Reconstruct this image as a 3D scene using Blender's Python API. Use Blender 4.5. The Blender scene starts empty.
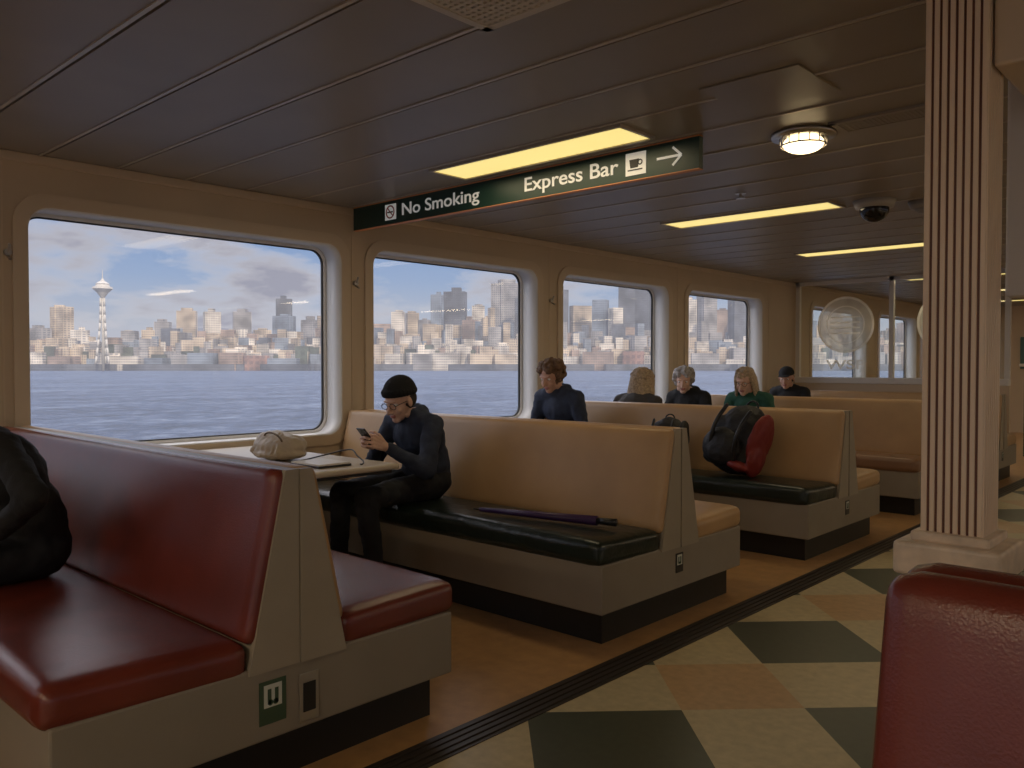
import bpy, bmesh, math, random
from mathutils import Vector, Matrix, Euler
random.seed(7)
S = bpy.context.scene
COL = S.collection
H = 1.27; CEIL = 2.39; WX = -4.9
F = Vector((-0.679, 0.734, 0)); R = Vector((0.734, 0.679, 0))

# ---------------------------------------------------------------- materials
MATS = {}
def mat(name, col, rough=0.5, metal=0.0, var=0.0, vscale=8.0, bump=0.0, bscale=60.0, emit=None, estr=0.0, spec=0.5, coords='Object'):
    if name in MATS: return MATS[name]
    m = bpy.data.materials.new(name); m.use_nodes = True
    nt = m.node_tree; b = nt.nodes['Principled BSDF']
    b.inputs['Base Color'].default_value = (*col, 1)
    b.inputs['Roughness'].default_value = rough
    b.inputs['Metallic'].default_value = metal
    b.inputs['Specular IOR Level'].default_value = spec
    tc = nt.nodes.new('ShaderNodeTexCoord')
    if var > 0:
        n = nt.nodes.new('ShaderNodeTexNoise'); n.inputs['Scale'].default_value = vscale; n.inputs['Detail'].default_value = 5
        nt.links.new(tc.outputs[coords], n.inputs['Vector'])
        r = nt.nodes.new('ShaderNodeValToRGB')
        r.color_ramp.elements[0].position = 0.3; r.color_ramp.elements[1].position = 0.7
        r.color_ramp.elements[0].color = (*[c*(1-var) for c in col], 1)
        r.color_ramp.elements[1].color = (*[min(1, c*(1+var)) for c in col], 1)
        nt.links.new(n.outputs['Fac'], r.inputs['Fac']); nt.links.new(r.outputs['Color'], b.inputs['Base Color'])
    if bump > 0:
        n2 = nt.nodes.new('ShaderNodeTexNoise'); n2.inputs['Scale'].default_value = bscale; n2.inputs['Detail'].default_value = 4
        nt.links.new(tc.outputs[coords], n2.inputs['Vector'])
        bp = nt.nodes.new('ShaderNodeBump'); bp.inputs['Strength'].default_value = bump; bp.inputs['Distance'].default_value = 0.01
        nt.links.new(n2.outputs['Fac'], bp.inputs['Height']); nt.links.new(bp.outputs['Normal'], b.inputs['Normal'])
    if emit:
        b.inputs['Emission Color'].default_value = (*emit, 1); b.inputs['Emission Strength'].default_value = estr
    MATS[name] = m; return m

M_wall = mat('wall_cream', (0.64, 0.51, 0.36), 0.5, var=0.05, vscale=2)
M_surr = mat('window_surround_cream', (0.68, 0.55, 0.40), 0.42)
M_frame = mat('window_frame_white', (0.80, 0.77, 0.72), 0.3)
M_gask = mat('gasket_dark', (0.05, 0.05, 0.05), 0.5)
M_ceil = mat('ceiling_bronze_panel', (0.29, 0.25, 0.195), 0.38, metal=0.0, var=0.06, vscale=3, bump=0.1, bscale=300)
M_groove = mat('ceiling_groove', (0.02, 0.017, 0.014), 0.6)
M_bead = mat('ceiling_bead', (0.5, 0.44, 0.36), 0.35, metal=0.2)
M_burg = mat('burgundy_vinyl', (0.165, 0.032, 0.020), 0.27, var=0.15, vscale=4, bump=0.12, bscale=220, spec=.6)
M_tan = mat('tan_vinyl', (0.50, 0.31, 0.15), 0.33, var=0.08, vscale=4, bump=0.1, bscale=220)
M_green = mat('dark_green_vinyl', (0.012, 0.020, 0.016), 0.3, var=0.2, vscale=4, bump=0.6, bscale=14)
M_brown = mat('brown_vinyl', (0.26, 0.14, 0.075), 0.35, var=0.1, vscale=4)
M_base = mat('bench_base_taupe', (0.28, 0.24, 0.185), 0.45, var=0.05, vscale=6)
M_base2 = mat('bench_end_panel', (0.35, 0.30, 0.225), 0.40, var=0.05, vscale=6)
M_kick = mat('toe_kick_black', (0.012, 0.012, 0.012), 0.4)
M_vinyl = mat('floor_tan_vinyl', (0.48, 0.27, 0.11), 0.33, var=0.12, vscale=14, bump=0.04, bscale=80)
M_trim = mat('floor_trim_dark', (0.03, 0.022, 0.018), 0.35)
M_black = mat('black_plastic', (0.015, 0.015, 0.016), 0.35)
M_white = mat('white_paint', (0.80, 0.76, 0.70), 0.4)
M_signg = mat('sign_green', (0.012, 0.042, 0.032), 0.4)
M_signw = mat('sign_white', (0.85, 0.85, 0.82), 0.5, emit=(1, 1, 0.95), estr=0.15)
M_signo = mat('sign_orange', (0.75, 0.32, 0.12), 0.5)
M_fluo = mat('fluorescent_diffuser', (0.9, 0.8, 0.4), 0.5, emit=(1.0, 0.80, 0.28), estr=0.92)
M_lamp = mat('lamp_glass', (0.9, 0.85, 0.7), 0.3, emit=(1.0, 0.76, 0.42), estr=4)
M_steel = mat('brushed_steel', (0.5, 0.48, 0.45), 0.3, metal=0.9)
M_stone = mat('pedestal_marble', (0.80, 0.66, 0.52), 0.3, var=0.18, vscale=14)
M_col = mat('column_cream', (0.90, 0.72, 0.54), 0.4)
M_colstripe = mat('column_stripe_brown', (0.15, 0.055, 0.03), 0.45)
M_table = mat('table_laminate', (0.62, 0.54, 0.43), 0.35)
M_skin = mat('skin', (0.52, 0.29, 0.20), 0.5, var=0.06, vscale=30)
M_skin2 = mat('skin_fair', (0.64, 0.40, 0.30), 0.5, var=0.06, vscale=30)
M_lip = mat('lips', (0.38, 0.14, 0.12), 0.45)
M_eye = mat('eye_white', (0.8, 0.78, 0.75), 0.2)
M_iris = mat('iris', (0.04, 0.025, 0.015), 0.2)
M_navy = mat('navy_cloth', (0.024, 0.033, 0.062), 0.8, var=0.3, vscale=20, bump=0.3, bscale=150)
M_blk = mat('black_cloth', (0.012, 0.012, 0.013), 0.85, var=0.2, vscale=20, bump=0.3, bscale=150)
M_knit = mat('black_knit', (0.008, 0.008, 0.010), 0.95, bump=0.8, bscale=180)
M_grn = mat('green_cloth', (0.02, 0.09, 0.06), 0.8, bump=0.2, bscale=100)
M_gry = mat('grey_cloth', (0.05, 0.045, 0.045), 0.8, bump=0.2, bscale=100)
M_jean = mat('dark_pants', (0.010, 0.011, 0.015), 0.8, var=0.2, vscale=15)
M_shoe = mat('shoe', (0.03, 0.028, 0.026), 0.5)

def glassmat(name, tint, refl, haze=0.0, hazecol=(0.8, 0.8, 0.8), both=False):
    m = bpy.data.materials.new(name); m.use_nodes = True; nt = m.node_tree; nt.nodes.clear()
    o = nt.nodes.new('ShaderNodeOutputMaterial'); t = nt.nodes.new('ShaderNodeBsdfTransparent'); t.inputs[0].default_value = (*tint, 1)
    g = nt.nodes.new('ShaderNodeBsdfGlossy'); g.inputs['Roughness'].default_value = 0.02
    mx = nt.nodes.new('ShaderNodeMixShader')
    mx.inputs[0].default_value = refl
    nt.links.new(t.outputs[0], mx.inputs[1]); nt.links.new(g.outputs[0], mx.inputs[2])
    last = mx
    if haze > 0:
        d = nt.nodes.new('ShaderNodeBsdfTranslucent'); d.inputs[0].default_value = (*hazecol, 1)
        dd = d
        if both:
            d2 = nt.nodes.new('ShaderNodeBsdfDiffuse'); d2.inputs[0].default_value = (*hazecol, 1)
            dd = nt.nodes.new('ShaderNodeAddShader'); nt.links.new(d.outputs[0], dd.inputs[0]); nt.links.new(d2.outputs[0], dd.inputs[1])
        n = nt.nodes.new('ShaderNodeTexNoise'); n.inputs['Scale'].default_value = 1.6; n.inputs['Detail'].default_value = 6
        tc = nt.nodes.new('ShaderNodeTexCoord'); nt.links.new(tc.outputs['Object'], n.inputs['Vector'])
        mr = nt.nodes.new('ShaderNodeMapRange'); mr.inputs[1].default_value = 0.3; mr.inputs[2].default_value = 0.75
        mr.inputs[3].default_value = haze*0.5; mr.inputs[4].default_value = haze*1.4
        nt.links.new(n.outputs['Fac'], mr.inputs[0])
        m2 = nt.nodes.new('ShaderNodeMixShader'); nt.links.new(mr.outputs[0], m2.inputs[0])
        nt.links.new(mx.outputs[0], m2.inputs[1]); nt.links.new(dd.outputs[0], m2.inputs[2]); last = m2
    nt.links.new(last.outputs[0], o.inputs[0]); return m
M_glass = glassmat('window_glass', (0.97, 0.98, 0.98), 0.03, 0.05)
M_pglass = glassmat('partition_glass', (0.92, 0.94, 0.93), 0.06)
M_etch = glassmat('etched_glass', (0.85, 0.85, 0.83), 0.03, 0.32, (.85, .85, .82), True)
M_etch2 = glassmat('etched_glass_dense', (0.8, 0.8, 0.78), 0.03, 0.5, (.85, .85, .82), True)

# ---------------------------------------------------------------- helpers
def link(o, parent=None):
    COL.objects.link(o)
    if parent: o.parent = parent
    return o
def empty(name):
    e = bpy.data.objects.new(name, None); COL.objects.link(e); e.empty_display_size = 0.1; return e
def mesh_obj(name, bm, mats, parent=None, smooth=False):
    me = bpy.data.meshes.new(name)
    bmesh.ops.recalc_face_normals(bm, faces=bm.faces)
    bm.to_mesh(me); bm.free()
    if not isinstance(mats, (list, tuple)): mats = [mats]
    for m in mats: me.materials.append(m)
    if smooth:
        for p in me.polygons: p.use_smooth = True
    return link(bpy.data.objects.new(name, me), parent)
def addbox(bm, x0, x1, y0, y1, z0, z1, mi=0, bev=0.0, seg=2, M=None):
    r = bmesh.ops.create_cube(bm, size=1.0)
    vs = r['verts']
    bmesh.ops.scale(bm, vec=(x1-x0, y1-y0, z1-z0), verts=vs)
    bmesh.ops.translate(bm, vec=((x0+x1)/2, (y0+y1)/2, (z0+z1)/2), verts=vs)
    fs = set(f for v in vs for f in v.link_faces)
    for f in fs: f.material_index = mi
    if bev > 0:
        es = list(set(e for v in vs for e in v.link_edges))
        rr = bmesh.ops.bevel(bm, geom=es, offset=bev, segments=seg, profile=0.5, affect='EDGES')
        vs = list(set(v for f in rr['faces'] for v in f.verts) | set(v for v in vs if v.is_valid))
        for f in rr['faces']: f.material_index = mi
    if M is not None:
        bmesh.ops.transform(bm, matrix=M, verts=[v for v in vs if v.is_valid])
    return vs
def box(name, x0, x1, y0, y1, z0, z1, m, parent=None, bev=0.0, seg=2, M=None):
    bm = bmesh.new(); addbox(bm, x0, x1, y0, y1, z0, z1, 0, bev, seg, M)
    return mesh_obj(name, bm, m, parent)
def addcyl(bm, p0, p1, r0, r1=None, seg=20, mi=0):
    p0 = Vector(p0); p1 = Vector(p1); r1 = r0 if r1 is None else r1
    d = p1-p0; L = d.length
    q = d.normalized().to_track_quat('Z', 'Y').to_matrix().to_4x4() if L > 1e-7 else Matrix.Identity(4)
    M = Matrix.Translation((p0+p1)/2) @ q
    r = bmesh.ops.create_cone(bm, cap_ends=True, segments=seg, radius1=r0, radius2=r1, depth=max(L, 1e-5), matrix=M)
    for f in set(f for v in r['verts'] for f in v.link_faces): f.material_index = mi
    return r['verts']
def addell(bm, c, rad, M=None, seg=20, mi=0):
    c = Vector(c); rad = Vector(rad) if not isinstance(rad, (int, float)) else Vector((rad,)*3)
    T = Matrix.Translation(c) @ (M if M is not None else Matrix.Identity(4)) @ Matrix.Diagonal((*rad, 1))
    r = bmesh.ops.create_uvsphere(bm, u_segments=seg, v_segments=max(8, seg*2//3), radius=1.0, matrix=T)
    for f in set(f for v in r['verts'] for f in v.link_faces): f.material_index = mi
def addcaps(bm, p0, p1, r0, r1=None, seg=16):
    r1 = r0 if r1 is None else r1
    addell(bm, p0, r0, seg=seg); addell(bm, p1, r1, seg=seg); addcyl(bm, p0, p1, r0, r1, seg)
def cushion(name, hx, hy, hz, r, bulge, m, parent, M, n=20):
    bm = bmesh.new()
    idx = {}
    def g(s): return math.sin(s*math.pi/2)
    def P(a, b, c):
        p = Vector((a*hx, b*hy, c*hz)); q = Vector((max(-hx+r, min(hx-r, p.x)), max(-hy+r, min(hy-r, p.y)), max(-hz+r, min(hz-r, p.z))))
        d = p-q
        if d.length > 1e-9: p = q + d.normalized()*r if d.length > r*0.5 else p
        w = (1-(a*a)**3)*(1-(b*b)**1.5)
        if c > 0: p.z += bulge*w*c
        return p
    k = [g(-1+2*i/n) for i in range(n+1)]
    def vert(a, b, c):
        key = (round(a, 5), round(b, 5), round(c, 5))
        if key not in idx: idx[key] = bm.verts.new(P(a, b, c))
        return idx[key]
    for i in range(n):
        for j in range(n):
            for s in (-1, 1):
                for f in (lambda u, v: (u, v, s), lambda u, v: (u, s, v), lambda u, v: (s, u, v)):
                    q = [vert(*f(k[i], k[j])), vert(*f(k[i+1], k[j])), vert(*f(k[i+1], k[j+1])), vert(*f(k[i], k[j+1]))]
                    try: bm.faces.new(q)
                    except ValueError: pass
    bmesh.ops.transform(bm, matrix=M, verts=bm.verts)
    return mesh_obj(name, bm, m, parent, True)
def eval_mesh(o):
    dg = bpy.context.evaluated_depsgraph_get(); dg.update()
    return bpy.data.meshes.new_from_object(o.evaluated_get(dg))
def remesh_obj(name, bm, mats, voxel, smooth_it=4, parent=None, disp=0.0, dscale=0.1, smf=0.5):
    me = bpy.data.meshes.new('tmp'); bm.to_mesh(me); bm.free()
    o = bpy.data.objects.new('tmp', me); COL.objects.link(o)
    md = o.modifiers.new('r', 'REMESH'); md.mode = 'VOXEL'; md.voxel_size = voxel
    if smooth_it:
        sm = o.modifiers.new('s', 'SMOOTH'); sm.iterations = smooth_it; sm.factor = smf
    if disp > 0:
        tx = bpy.data.textures.new('t', 'CLOUDS'); tx.noise_scale = dscale; tx.noise_depth = 2
        dm = o.modifiers.new('d', 'DISPLACE'); dm.texture = tx; dm.strength = disp; dm.mid_level = 0.5; dm.texture_coords = 'LOCAL'
    bpy.context.view_layer.update()
    m2 = eval_mesh(o); bpy.data.objects.remove(o)
    m2.name = name
    m2.materials.clear()
    for m in (mats if isinstance(mats, (list, tuple)) else [mats]): m2.materials.append(m)
    for p in m2.polygons: p.use_smooth = True; p.material_index = 0
    return link(bpy.data.objects.new(name, m2), parent)
def rrect(cx, cz, w, h, r, seg=8):
    pts = []
    for (sx, sz, a0) in ((1, 1, 0), (-1, 1, 90), (-1, -1, 180), (1, -1, 270)):
        for i in range(seg+1):
            a = math.radians(a0+90*i/seg)
            pts.append((cx+sx*(w/2-r)+r*math.cos(a), cz+sz*(h/2-r)+r*math.sin(a)))
    return pts
def flat_curve(name, loops, depth, xc, m, parent=None, remap=None):
    cu = bpy.data.curves.new(name, 'CURVE'); cu.dimensions = '2D'; cu.fill_mode = 'BOTH'; cu.extrude = depth/2
    for L in loops:
        s = cu.splines.new('POLY'); s.points.add(len(L)-1)
        for i, p in enumerate(L): s.points[i].co = (p[0], p[1], 0, 1)
        s.use_cyclic_u = True
    o = bpy.data.objects.new('tmpc', cu); COL.objects.link(o); bpy.context.view_layer.update()
    me = eval_mesh(o); bpy.data.objects.remove(o)
    for v in me.vertices:
        a, b, c = v.co
        v.co = (xc+c, a, b) if remap is None else remap(a, b, c)
    bm = bmesh.new(); bm.from_mesh(me); bmesh.ops.remove_doubles(bm, verts=bm.verts, dist=1e-5)
    bpy.data.meshes.remove(me)
    return mesh_obj(name, bm, m, parent)

# ---------------------------------------------------------------- room shell
Y0, Y1, XR = -4.6, 18.0, 6.0
WINS = [(-1.9, 1.85), (0.3, 1.85), (2.5, 2.01), (4.7, 1.84), (6.88, 1.82), (9.1, 1.82), (12.6, 2.1), (15.2, 1.9)]
ZB, ZT = 0.78, 2.12
zc = (ZB+ZT)/2; hh = ZT-ZB
def sidewall(name, xin, sgn, wins):
    t = 0.2; xc = xin - sgn*t/2
    outer = [(Y0-0.2, 0), (Y1+0.2, 0), (Y1+0.2, CEIL+0.2), (Y0-0.2, CEIL+0.2)]
    flat_curve(name, [outer]+[rrect(c, zc, w, hh, 0.12) for c, w in wins], t, xc, M_wall)
sidewall('wall_left', WX, 1, WINS)
RW = [(-3.4+2.2*i, 1.8) for i in range(9)]
sidewall('wall_right', XR, -1, RW)
def window(i, c, w, xin, sgn):
    e = empty('window_%d' % i)
    flat_curve('surround', [rrect(c, zc, w+0.14, hh+0.14, 0.17), rrect(c, zc, w, hh, 0.12)], 0.02, xin+sgn*0.008, M_surr, e)
    flat_curve('reveal_liner', [rrect(c, zc, w, hh, 0.12), rrect(c, zc, w-0.012, hh-0.012, 0.115)], 0.19, xin-sgn*0.085, M_frame, e)
    flat_curve('frame', [rrect(c, zc, w-0.01, hh-0.01, 0.12), rrect(c, zc, w-0.05, hh-0.05, 0.10)], 0.03, xin-sgn*0.185, M_frame, e)
    flat_curve('gasket', [rrect(c, zc, w-0.05, hh-0.05, 0.10), rrect(c, zc, w-0.066, hh-0.066, 0.095)], 0.02, xin-sgn*0.19, M_gask, e)
    bm = bmesh.new(); vs = [bm.verts.new((xin-sgn*0.197, p[0], p[1])) for p in rrect(c, zc, w-0.06, hh-0.06, 0.098)]
    bm.faces.new(vs); mesh_obj('glass_pane', bm, M_glass, e)
for i, (c, w) in enumerate(WINS): window(i+1, c, w, WX, 1)
for i, (c, w) in enumerate(RW): window(20+i, c, w, XR, -1)
box('wall_far', WX, XR, Y1, Y1+0.2, 0, CEIL+0.2, M_wall)
BWN = [(-3.6, 1.9), (-1.4, 1.9), (0.8, 1.9), (3.0, 1.9), (5.0, 1.5)]
flat_curve('wall_back', [[(WX, 0), (XR, 0), (XR, CEIL+0.2), (WX, CEIL+0.2)]]+[rrect(c, zc, w, hh, 0.12) for c, w in BWN], 0.2, 0, M_wall, None, remap=lambda a, b, c: (a, Y0-0.1+c, b))
for i, (c, w) in enumerate(BWN):
    e = empty('window_%d' % (40+i))
    flat_curve('frame', [rrect(c, zc, w, hh, 0.12), rrect(c, zc, w-0.06, hh-0.06, 0.10)], 0.03, 0, M_frame, e, remap=lambda a, b, k: (a, Y0-0.17+k, b))
box('trim_2', WX, WX+0.025, Y0, Y1, CEIL-0.05, CEIL, M_surr, bev=0.006)
bm = bmesh.new()
for yy in (1.38, 3.6, 5.79, 7.99, 10.2): addbox(bm, WX-0.001, WX+0.004, yy-0.004, yy+0.004, ZB, CEIL-0.05)
mesh_obj('trim_3', bm, M_surr)
for yy in (3.62, 5.80, 1.40):
    bm = bmesh.new()
    addcyl(bm, (WX, yy, 1.86), (WX+0.03, yy, 1.86), 0.018); addcyl(bm, (WX+0.03, yy, 1.86), (WX+0.05, yy, 1.90), 0.007); addcyl(bm, (WX+0.02, yy, 1.84), (WX+0.06, yy, 1.82), 0.007)
    mesh_obj('coat_hook', bm, M_steel)

# floor
def floor_check():
    m = bpy.data.materials.new('floor_check_tile'); m.use_nodes = True; nt = m.node_tree; b = nt.nodes['Principled BSDF']
    g = nt.nodes.new('ShaderNodeNewGeometry'); sp = nt.nodes.new('ShaderNodeSeparateXYZ'); nt.links.new(g.outputs['Position'], sp.inputs[0])
    def mth(op, a, bb=None):
        n = nt.nodes.new('ShaderNodeMath'); n.operation = op
        for k, v in enumerate((a, bb)):
            if v is None: continue
            if isinstance(v, (int, float)): n.inputs[k].default_value = v
            else: nt.links.new(v, n.inputs[k])
        return n.outputs[0]
    p = 1.03; s2 = math.sqrt(2)
    def band(expr, c0):
        v = mth('MULTIPLY', expr, 1/(s2*p)); v = mth('ADD', v, 20.5-c0/p); v = mth('FRACT', v); v = mth('SUBTRACT', v, 0.5); v = mth('ABSOLUTE', v)
        return mth('LESS_THAN', v, 0.277)
    A = band(mth('ADD', sp.outputs[0], sp.outputs[1]), 1.485); B = band(mth('SUBTRACT', sp.outputs[1], sp.outputs[0]), 3.748)
    s = mth('MULTIPLY', mth('ADD', A, B), 0.5)
    r = nt.nodes.new('ShaderNodeValToRGB'); r.color_ramp.interpolation = 'CONSTANT'
    e = r.color_ramp.elements; e[0].position = 0; e[0].color = (0.52, 0.33, 0.16, 1); e[1].position = 0.25; e[1].color = (0.52, 0.43, 0.25, 1)
    x = e.new(0.75); x.color = (0.055, 0.064, 0.036, 1)
    nt.links.new(s, r.inputs[0])
    n = nt.nodes.new('ShaderNodeTexNoise'); n.inputs['Scale'].default_value = 25; n.inputs['Detail'].default_value = 8; nt.links.new(g.outputs['Position'], n.inputs['Vector'])
    mr = nt.nodes.new('ShaderNodeMapRange'); mr.inputs[3].default_value = 0.7; mr.inputs[4].default_value = 1.25; nt.links.new(n.outputs['Fac'], mr.inputs[0])
    mx = nt.nodes.new('ShaderNodeVectorMath'); mx.operation = 'SCALE'; nt.links.new(r.outputs[0], mx.inputs[0]); nt.links.new(mr.outputs[0], mx.inputs['Scale'])
    nt.links.new(mx.outputs[0], b.inputs['Base Color']); b.inputs['Roughness'].default_value = 0.34
    return m
bm = bmesh.new()
TX = -2.03
addbox(bm, WX-0.2, TX, Y0-0.2, Y1+0.2, -0.1, 0, 0); addbox(bm, TX, XR+0.2, Y0-0.2, Y1+0.2, -0.1, 0, 1)
mesh_obj('floor', bm, [M_vinyl, floor_check()])
bm = bmesh.new()
for k in range(4): addbox(bm, TX-0.06+k*0.032, TX-0.06+k*0.032+0.024, Y0, Y1, 0, 0.008, 0, 0.002, 1)
addbox(bm, TX-0.07, TX+0.075, Y0, Y1, 0, 0.003)
mesh_obj('trim_1', bm, M_trim)

# ceiling
bm = bmesh.new()
addbox(bm, WX-0.2, XR+0.2, Y0-0.2, Y1+0.2, CEIL+0.02, CEIL+0.2, 1)
pw = 0.40
y = 3.60-pw*21.0-0.03
while y < Y1:
    addbox(bm, WX, XR, y+0.009, y+pw-0.009, CEIL, CEIL+0.03, 0)
    addbox(bm, WX, XR, y+pw-0.024, y+pw-0.008, CEIL-0.005, CEIL+0.01, 2)
    y += pw
mesh_obj('ceiling', bm, [M_ceil, M_groove, M_bead])
def fluo(x0, x1, y0, y1, watt=0):
    e = empty('ceiling_light_panel')
    bm = bmesh.new(); t = 0.018
    addbox(bm, x0-t, x1+t, y0-t, y0, CEIL-0.014, CEIL+0.01); addbox(bm, x0-t, x1+t, y1, y1+t, CEIL-0.014, CEIL+0.01)
    addbox(bm, x0-t, x0, y0, y1, CEIL-0.014, CEIL+0.01); addbox(bm, x1, x1+t, y0, y1, CEIL-0.014, CEIL+0.01)
    mesh_obj('frame', bm, M_bead, e); box('diffuser', x0, x1, y0, y1, CEIL-0.008, CEIL+0.01, M_fluo, e)
    if watt:
        l = bpy.data.lights.new('tube_light', 'AREA'); l.shape = 'RECTANGLE'; l.size = x1-x0; l.size_y = y1-y0; l.energy = watt; l.color = (1, .80, .54)
        o = bpy.data.objects.new('tube_light', l); link(o, e); o.location = ((x0+x1)/2, (y0+y1)/2, CEIL-0.02)
for yy in (3.2, 5.62, 8.05, 11.3, 13.8, 16.2, -1.9):  # last row, behind the camera, is unseen and added to light near sides
    fluo(-3.58, -2.28, yy, yy+0.26, 4 if yy > 1 else 16)
    fluo(1.6, 2.9, yy, yy+0.26, 17 if yy > 1 else 26); fluo(4.0, 5.3, yy, yy+0.26, 0)  # unseen right-hand rows; their strong lamps are added as room fill
fluo(-1.3, 0.0, -1.9, -1.64, 26)  # unseen extra panel, added to brighten the column face and bench fronts
def vent(name, x0, x1, y0, y1, n, m):
    bm = bmesh.new(); z = CEIL-0.012; t = 0.03
    addbox(bm, x0, x1, y0, y0+t, z, CEIL); addbox(bm, x0, x1, y1-t, y1, z, CEIL); addbox(bm, x0, x0+t, y0, y1, z, CEIL); addbox(bm, x1-t, x1, y0, y1, z, CEIL)
    k = (y1-y0-2*t)/n
    for i in range(n): addbox(bm, x0+t, x1-t, y0+t+i*k, y0+t+i*k+k*0.5, z+0.002, CEIL)
    nx = int((x1-x0-2*t)/k)
    for i in range(nx): addbox(bm, x0+t+i*k, x0+t+i*k+k*0.45, y0+t, y1-t, z+0.003, CEIL)
    mesh_obj(name, bm, m)
M_vent = mat('vent_grille', (0.62, 0.58, 0.52), 0.5)
vent('ceiling_vent', -1.956, -1.36, 1.38, 1.99, 22, M_vent)
vent('ceiling_vent', -1.55, -1.05, 3.82, 4.02, 7, mat('vent_brown', (0.30, 0.26, 0.21), 0.4))
bm = bmesh.new()
x0, x1, y0, y1 = -1.75, -1.33, 3.0, 3.40
addbox(bm, x0, x1, y0, y1, CEIL-0.006, CEIL, 0, 0.003, 1)
mesh_obj('ceiling_access_hatch', bm, [M_ceil, M_groove])

# dome lamp
e = empty('ceiling_dome_lamp'); lx, ly = -1.71, 3.92
bm = bmesh.new(); addcyl(bm, (lx, ly, CEIL-0.02), (lx, ly, CEIL), 0.15, 0.15, 32); mesh_obj('base_plate', bm, M_steel, e, True)
bm = bmesh.new(); addell(bm, (lx, ly, CEIL-0.05), (0.095, 0.095, 0.045), seg=28); mesh_obj('glass_bowl', bm, M_lamp, e, True)
bm = bmesh.new()
for k in range(14):
    a = k*math.tau/14; addcyl(bm, (lx+.108*math.cos(a), ly+.108*math.sin(a), CEIL-0.06), (lx+.108*math.cos(a+.45), ly+.108*math.sin(a+.45), CEIL-0.06), 0.004, seg=8)
    addcyl(bm, (lx+.108*math.cos(a), ly+.108*math.sin(a), CEIL-0.06), (lx+.108*math.cos(a), ly+.108*math.sin(a), CEIL-0.02), 0.003, seg=8)
mesh_obj('guard_ring', bm, M_steel, e, True)
e = empty('security_camera_dome'); cx, cy = -2.05, 5.85
bm = bmesh.new(); addcyl(bm, (cx, cy, CEIL-0.05), (cx, cy, CEIL), 0.12, 0.14, 32); mesh_obj('housing', bm, mat('camera_housing', (0.45, 0.42, 0.38), 0.4), e, True)
bm = bmesh.new(); addell(bm, (cx, cy, CEIL-0.06), (0.095, 0.095, 0.085), seg=28); mesh_obj('lens_dome', bm, mat('camera_dome', (0.01, 0.01, 0.012), 0.08), e, True)
bm = bmesh.new(); addcyl(bm, (-1.8, 6.1, CEIL-0.05), (-1.8, 6.1, CEIL), 0.09, 0.11, 24); addcyl(bm, (-1.8, 6.1, CEIL-0.08), (-1.8, 6.1, CEIL-0.05), 0.04, 0.07, 24); mesh_obj('smoke_detector', bm, mat('detector_grey', (.35, .33, .3), .5), None, True)
bm = bmesh.new(); addcyl(bm, (-2.6, 5.0, CEIL-0.03), (-2.6, 5.0, CEIL), 0.01); addcyl(bm, (-2.6, 5.0, CEIL-0.035), (-2.6, 5.0, CEIL-0.03), 0.03); addcyl(bm, (-2.6, 5.0, CEIL-0.005), (-2.6, 5.0, CEIL), 0.035); mesh_obj('sprinkler_head', bm, M_steel)

# ---------------------------------------------------------------- hanging sign
e = empty('overhead_direction_sign'); sy = 3.60; sz0, sz1 = CEIL-0.165, CEIL-0.004
box('panel', -4.86, -2.085, sy-0.012, sy+0.022, sz0, sz1, M_signg, e)
box('edge_top', -4.86, -2.085, sy-0.014, sy+0.024, sz1-0.004, sz1+0.003, M_signo, e)
box('edge_bottom', -4.86, -2.085, sy-0.014, sy+0.024, sz0-0.002, sz0+0.002, M_signo, e)
fy = sy-0.0145
def text(s, xa, xb, zb, hgt, parent, m, yy=fy):
    cu = bpy.data.curves.new('text', 'FONT'); cu.body = s; cu.size = 0.1; cu.extrude = 0.001; cu.offset = 0.0012
    o = bpy.data.objects.new('text_'+s.lower().replace(' ', '_'), cu); cu.materials.append(m); link(o, parent)
    bpy.context.view_layer.update(); w = o.dimensions.x
    o.rotation_euler = (math.pi/2, 0, 0); o.location = (xa, yy, zb); o.scale = ((xb-xa)/w, hgt/0.07, 1)
text('No Smoking', -4.33, -3.60, sz0+0.048, 0.078, e, M_signw)
text('Express Bar', -3.23, -2.57, sz0+0.048, 0.078, e, M_signw)
def ring2d(cx, cz, ro, ri, name, m, yy):
    c = lambda r: [(cx+r*math.cos(a*math.tau/28), cz+r*math.sin(a*math.tau/28)) for a in range(28)]
    flat_curve(name, [c(ro), c(ri)] if ri > 0 else [c(ro)], 0.002, 0, m, e, remap=lambda a, b, k: (a, yy+k, b))
box('icon_plate_nosmoking', -4.50, -4.385, fy-0.001, fy+0.002, sz0+0.03, sz0+0.135, M_signw, e)
M_ink = mat('sign_ink', (0.02, 0.02, 0.02), 0.5)
ring2d(-4.4425, sz0+0.0825, 0.045, 0.036, 'ban_ring', mat('ban_red', (0.3, 0.02, 0.015), 0.5), fy-0.003)
box('ban_bar', -4.4825, -4.4025, fy-0.004, fy-0.002, sz0+0.079, sz0+0.086, MATS['ban_red'], e, M=Matrix.Translation((-4.4425, 0, sz0+0.0825)) @ Matrix.Rotation(math.radians(45), 4, 'Y') @ Matrix.Translation((4.4425, 0, -sz0-0.0825)))
box('cigarette', -4.475, -4.415, fy-0.003, fy-0.001, sz0+0.077, sz0+0.086, M_ink, e)
box('icon_plate_cup', -2.515, -2.39, fy-0.001, fy+0.002, sz0+0.025, sz0+0.14, M_signw, e)
flat_curve('cup', [[(-2.49, sz0+0.105), (-2.43, sz0+0.105), (-2.437, sz0+0.062), (-2.483, sz0+0.062)]], 0.002, 0, M_ink, e, remap=lambda a, b, k: (a, fy-0.003+k, b))
ring2d(-2.424, sz0+0.087, 0.015, 0.009, 'cup_handle', M_ink, fy-0.003)
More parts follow.
